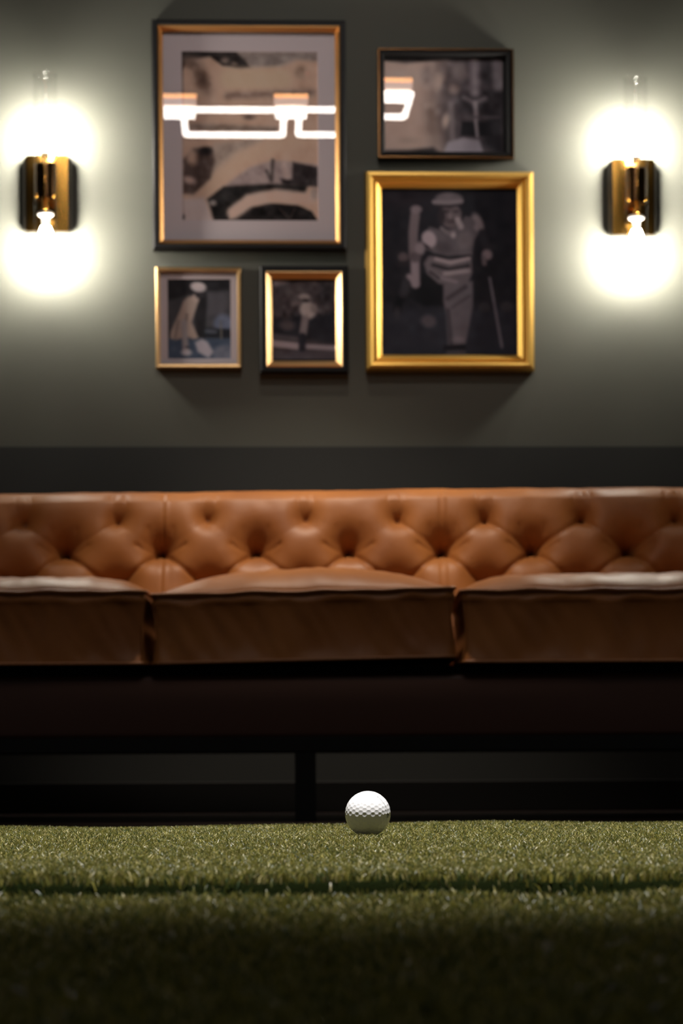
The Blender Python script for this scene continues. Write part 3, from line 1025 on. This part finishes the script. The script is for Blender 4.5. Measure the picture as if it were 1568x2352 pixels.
c2, s2 = (340, 590), 3.267
picD = (c2, s2, (148, 160, 615, 752), (40, 39, 41), [
    ('p', [(140, 150), (620, 150), (620, 240), (400, 250), (140, 320)], (22, 21, 23), 20), ('p', [(440, 260), (590, 260), (590, 420), (440, 440)], (48, 46, 49), 26),
    ('e', 560, 490, 70, 70, 0, (62, 66, 78), 26), ('p', [(400, 520), (620, 530), (620, 610), (400, 590)], (20, 21, 25), 14), ('c', [(420, 545), (500, 550)], 14, (48, 50, 56), 10),
    ('p', [(140, 600), (620, 600), (620, 770), (140, 770)], (40, 47, 58), 14), ('e', 570, 720, 90, 70, 0, (66, 68, 76), 18),
    ('p', [(370, 250), (440, 260), (430, 480), (420, 600), (365, 590), (345, 450)], (21, 20, 22), 14), ('c', [(540, 470), (545, 600)], 5, (70, 66, 60), 6),
    ('p', [(300, 290), (360, 280), (378, 320), (350, 400), (325, 480), (375, 595), (340, 605), (290, 590), (210, 610), (165, 600), (170, 550), (235, 400), (265, 320)], (100, 87, 80), 10),
    ('c', [(290, 420), (270, 600)], 8, (66, 57, 53), 8), ('c', [(225, 470), (200, 600)], 8, (74, 65, 60), 9), ('e', 355, 300, 26, 30, 0, (112, 98, 92), 10),
    ('c', [(268, 480), (280, 690)], 22, (92, 86, 86), 12), ('e', 285, 705, 36, 22, 0, (132, 126, 128), 12), ('e', 290, 665, 12, 8, 0, (30, 30, 34), 6),
    ('p', [(350, 630), (400, 605), (440, 625), (485, 700), (450, 745), (370, 700)], (112, 106, 110), 14),
    ('e', 385, 268, 34, 34, 0, (28, 26, 28), 10), ('e', 375, 216, 58, 36, 10, (122, 112, 112), 10), ('e', 375, 205, 36, 16, 0, (150, 138, 136), 12),
], [(40, 2.5, None)])
picE = (c2, s2, (945, 140, 1402, 752), (48, 43, 44), [
    ('p', [(930, 430), (1060, 470), (1100, 420), (1240, 430), (1410, 390), (1410, 640), (930, 560)], (26, 26, 30), 30), ('e', 975, 175, 60, 30, 0, (92, 84, 84), 24),
    ('p', [(930, 560), (1130, 590), (1130, 615), (930, 600)], (56, 52, 54), 16), ('p', [(930, 690), (1410, 680), (1410, 770), (930, 770)], (54, 49, 52), 16),
    ('c', [(930, 632), (1130, 655)], 24, (112, 102, 104), 10), ('c', [(1160, 655), (1410, 668)], 18, (100, 92, 95), 10), ('e', 1050, 500, 50, 34, 0, (58, 52, 53), 24),
    ('e', 1330, 260, 40, 90, 0, (28, 26, 28), 40), ('e', 1100, 250, 60, 50, 0, (58, 52, 52), 40),
    ('e', 1200, 385, 54, 66, -15, (122, 112, 108), 16), ('c', [(1140, 330), (1100, 340)], 18, (78, 70, 69), 14), ('e', 1245, 375, 24, 36, 0, (96, 88, 86), 14),
    ('c', [(1180, 450), (1165, 560)], 26, (88, 80, 80), 12), ('c', [(1160, 580), (1158, 670)], 26, (27, 27, 32), 12), ('e', 1175, 288, 42, 24, 0, (104, 95, 92), 10), ('e', 1190, 315, 24, 14, 0, (40, 35, 36), 8),
], [(28, 7, (945, 140, 1402, 480)), (50, 3, None)])

frame('large black and gold frame with wide mat, landscape photograph with warm glare painted in', (351, 46, 793, 572), 0.034,
      [('outer_frame', [(0, 0), (0, 30), (4, 34), (11, 34), (13, 30), (13, 6), (2, 0)], 'black_frame'),
       ('inner_frame', [(13, 6), (13, 31), (16, 32), (19, 27), (24, 20), (24, 6)], 'copper_lip')],
      picA, (418, 113, 729, 500), (24, 3), 22, 16, gain=3.6)
frame('landscape black frame with thin bronze edge, hung above the big gold frame', (868, 110, 1180, 361), 0.034,
      [('outer_frame', [(0, 0), (0, 27), (1.5, 30), (4, 30), (5, 26), (5, 4), (2, 0)], 'bronze'),
       ('inner_frame', [(5, 4), (5, 27), (11, 29), (16, 22), (17, 6), (16, 4)], 'black_frame')],
      picB, (885, 125, 1156, 345), None, 15, 14, (0.62, 0.30), gain=4.6)
frame('big bright gold frame holding a dark photograph of a capped golfer with raised fist', (841, 391, 1226, 849), 0.036,
      [('outer_frame', [(0, 0), (0, 18), (5, 34), (11, 36), (16, 33), (19, 26), (22, 24), (22, 4), (2, 0)], 'gold'),
       ('inner_frame', [(22, 4), (22, 25), (26, 28), (31, 24), (37, 15), (37, 4)], 'gold')],
      picC, (880, 429, 1187, 809), None, 34, 12, gain=2.9)
frame('small thin gold frame with white mat, golfer in a long pale coat bending down', (358, 613, 554, 845), 0.024,
      [('outer_frame', [(0, 0), (0, 20), (3, 24), (8, 23), (10, 18), (10, 4), (2, 0)], 'pale_gold')],
      picD, (385, 639, 529, 821), (9, 3), 8, 12, gain=4.6)
frame('small square-edged black frame with gold lining, golfer standing before trees', (598, 610, 799, 855), 0.030,
      [('outer_frame', [(0, 0), (0, 27), (3, 30), (11, 30), (13, 27), (13, 4), (2, 0)], 'black_frame'),
       ('inner_frame', [(13, 4), (13, 28), (15, 29), (21, 22), (28, 14), (28, 4)], 'pale_gold')],
      picE, (627, 633, 770, 821), None, 26, 12, gain=4.6)


# ------------------------------------------------------------------ wall sconces
def sconce(label, ucx, ucy, utube):
    c = at_y(ucx, ucy, WY - 0.03)
    root = thing('wall_sconce', label, 'wall lamp', (c.x, WY, c.z), (0, 0, 0), 'brass wall sconces beside the pictures')
    s = 6.0 / F
    hw, hh = 56 * s, 86 * s
    # shallow half-round brass plate with dark bronze side cheeks
    bm = bmesh.new()
    n = 28
    top, bot = [], []
    pts = []
    for k in range(n + 1):
        t = -1 + 2 * k / n
        pts.append((t * hw * 0.84, -0.030 - 0.004 * (1 - t * t)))
    pts += [(hw * 0.84, -0.0262), (-hw * 0.84, -0.0262)]
    for z, arr in ((-hh, bot), (hh, top)):
        for x, y in pts:
            arr.append(bm.verts.new((x, y, z)))
    m_ = len(pts)
    for k in range(m_):
        bm.faces.new((bot[k], bot[(k + 1) % m_], top[(k + 1) % m_], top[k]))
    bm.faces.new(bot)
    bm.faces.new(top[::-1])
    from_bm('face_plate', bm, M['brass'], root)
    from_bm('wall_plate', bm_box((-hw, -0.026, -hh - .001), (hw, 0, hh + .001), 0.011, 4), M['dark_bronze'], root)
    # the tube axis stands in front of the plate
    AY = -0.078
    ax = 0.0
    R_ = 0.030
    zl, zh = -215 * s, 258 * s
    bm = lathe([(R_, zl), (R_, zh)], 64, None, ax, AY, cap=False)
    lathe([(R_ - .0022, zh), (R_ - .0022, zl)], 64, bm, ax, AY, cap=False)
    from_bm('glass_tube', bm, M['tube'], root, smooth=True)
    for z in (zl, zh):
        pts = [(ax + (R_ - .001) * math.cos(t), AY + (R_ - .001) * math.sin(t), z) for t in np.linspace(0, 2 * math.pi, 48, endpoint=False)]
        from_bm('glass_rim', tube(pts, .0026, True, 10), M['rim'], root, smooth=True)
    # central holder: brass cylinder with dark grooves and bracket arm
    bm = lathe([(.0245, -26 * s), (.0268, -23 * s), (.0268, 52 * s), (.0245, 55 * s)], 64, None, ax, AY)
    from_bm('holder', bm, M['bronze'], root, smooth=False)
    from_bm('bracket_arm', bm_box((-.009, AY + .024, -.012), (.009, -.028, .022), .002), M['brass'], root)
    bm = lathe([(.0062, -52 * s), (.0062, 70 * s)], 32, None, ax, AY - .021)
    from_bm('front_rod', bm, M['brass'], root, smooth=True)
    bm = lathe([(.007, -56 * s), (.007, -26 * s)], 32, None, ax, AY)
    from_bm('stem', bm, M['brass'], root, smooth=True)
    for sx in (-1, 1):
        bm = bmesh.new()
        bmesh.ops.create_uvsphere(bm, u_segments=20, v_segments=12, radius=.0065)
        from_bm('screw_knob', bm, M['brass'], root, (sx * .0215, AY - .014, -18 * s), None, True)
    # bulbs: lower hangs, upper stands
    for sg in (-1, 1):
        z0 = (-52 * s) if sg < 0 else (76 * s)
        prof = [(.004, 0), (.018, -.0015), (.0205, -.006), (.019, -.010), (.012, -.014), (.010, -.018), (.010, -.034), (.0115, -.040)]
        if sg < 0:
            p2 = [(r, z0 + z) for r, z in prof]
        else:
            p2 = [(.010, z0 - .010), (.010, z0 + .004), (.0115, z0 + .010)]
        sk = from_bm('bulb_neck', lathe(p2, 40, None, ax, AY), M['socket'], root, smooth=True)
        zz = z0 + (-.038 if sg < 0 else .008)
        bp = []
        for t in np.linspace(0, 1, 22):
            r = .0115 + .0125 * math.sin(math.pi * t) if t < .5 else 0.024 * math.cos((t - .5) / .5 * math.pi / 2) ** .45
            bp.append((max(r, .0006), zz + sg * t * .098))
        from_bm('bulb', lathe(bp, 40, None, ax, AY), M['bulb'], root, smooth=True)
    return root


sconce('brass wall sconce with glass tube and two lit bulbs, at the left edge', 108.5, 444, 104)
sconce('brass wall sconce with glass tube and two lit bulbs, at the right edge', 1453.5, 452.5, 1464)


# ------------------------------------------------------------------ lamps across the room (seen mirrored in the glass)
GYP = WY - 0.016
def mirrored(u, v, V):
    p = at_y(u, v, V)
    return Vector((p.x, 2 * GYP - V, p.z))


def ring_lamp(u0, u1, label):
    V1, V2 = 8.77, 9.12
    a, b = mirrored(u0, 252, V1), mirrored(u1, 252, V1)
    z = a.z
    w = b.x - a.x
    yf, yb = a.y, 2 * GYP - V2
    cx, cy = (a.x + b.x) / 2, (yf + yb) / 2
    dpt = abs(yb - yf)
    root = thing('ring_pendant', label, 'pendant lamp', (cx, cy, z), (0, 0, 0), 'ring pendants mirrored in the picture glass')
    pts = []
    r = 0.016
    for sx, sy, a0 in ((1, 1, 0), (-1, 1, 90), (-1, -1, 180), (1, -1, 270)):
        for t in np.linspace(0, 90, 7):
            an = math.radians(a0 + t)
            pts.append((sx * (w / 2 - r) + r * math.cos(an), sy * (dpt / 2 - r) + r * math.sin(an), 0))
    from_bm('led_tube', tube(pts, 0.0115, True, 12), M['led'], root, smooth=True)
    for sx, sy in ((1, 1), (-1, 1), (-1, -1), (1, -1)):
        from_bm('cable', tube([(sx * (w / 2 - .03), sy * (dpt / 2 - .0), .010), (sx * .02, sy * .02, ZC - z - .02)], 0.0012, False, 6), M['cable'], root)
    from_bm('canopy', lathe([(.05, ZC - z - .025), (.055, ZC - z)], 32), M['black_frame'], root)


def bar_lamp(uc, label):
    V = 8.55
    p = mirrored(uc, 260, V)
    root = thing('bar_pendant', label, 'pendant lamp', p, (0, 0, 0), 'bar pendants mirrored in the picture glass')
    from_bm('light_bar', tube([(-.056, 0, 0), (.056, 0, 0)], .021, False, 20), M['led'], root)
    from_bm('housing', bm_box((-.062, -.02, .024), (.062, .02, .052), .004), M['warm_diffuser'], root)
    from_bm('glowing_copper_band', tube([(-.062, 0, .062), (.062, 0, .062)], .0085, False, 16), M['copper'], root)  # copper band made to glow, not a light source of the pendant
    from_bm('cable', tube([(0, 0, .068), (0, 0, ZC - p.z - .02)], 0.0015, False, 6), M['cable'], root)
    from_bm('canopy', lathe([(.04, ZC - p.z - .022), (.045, ZC - p.z)], 32), M['black_frame'], root)


ring_lamp(420, 652, 'square white LED ring pendant mirrored whole in the large frame')
ring_lamp(688, 962, 'square white LED ring pendant mirrored cut off at the large frame side')
bar_lamp(412, 'short white light bar pendant mirrored at the left side of the large frame')
bar_lamp(668, 'short white light bar pendant mirrored between two rings in the large frame')
bar_lamp(924, 'short white light bar pendant mirrored in the landscape picture')

golf_ball()
blades()
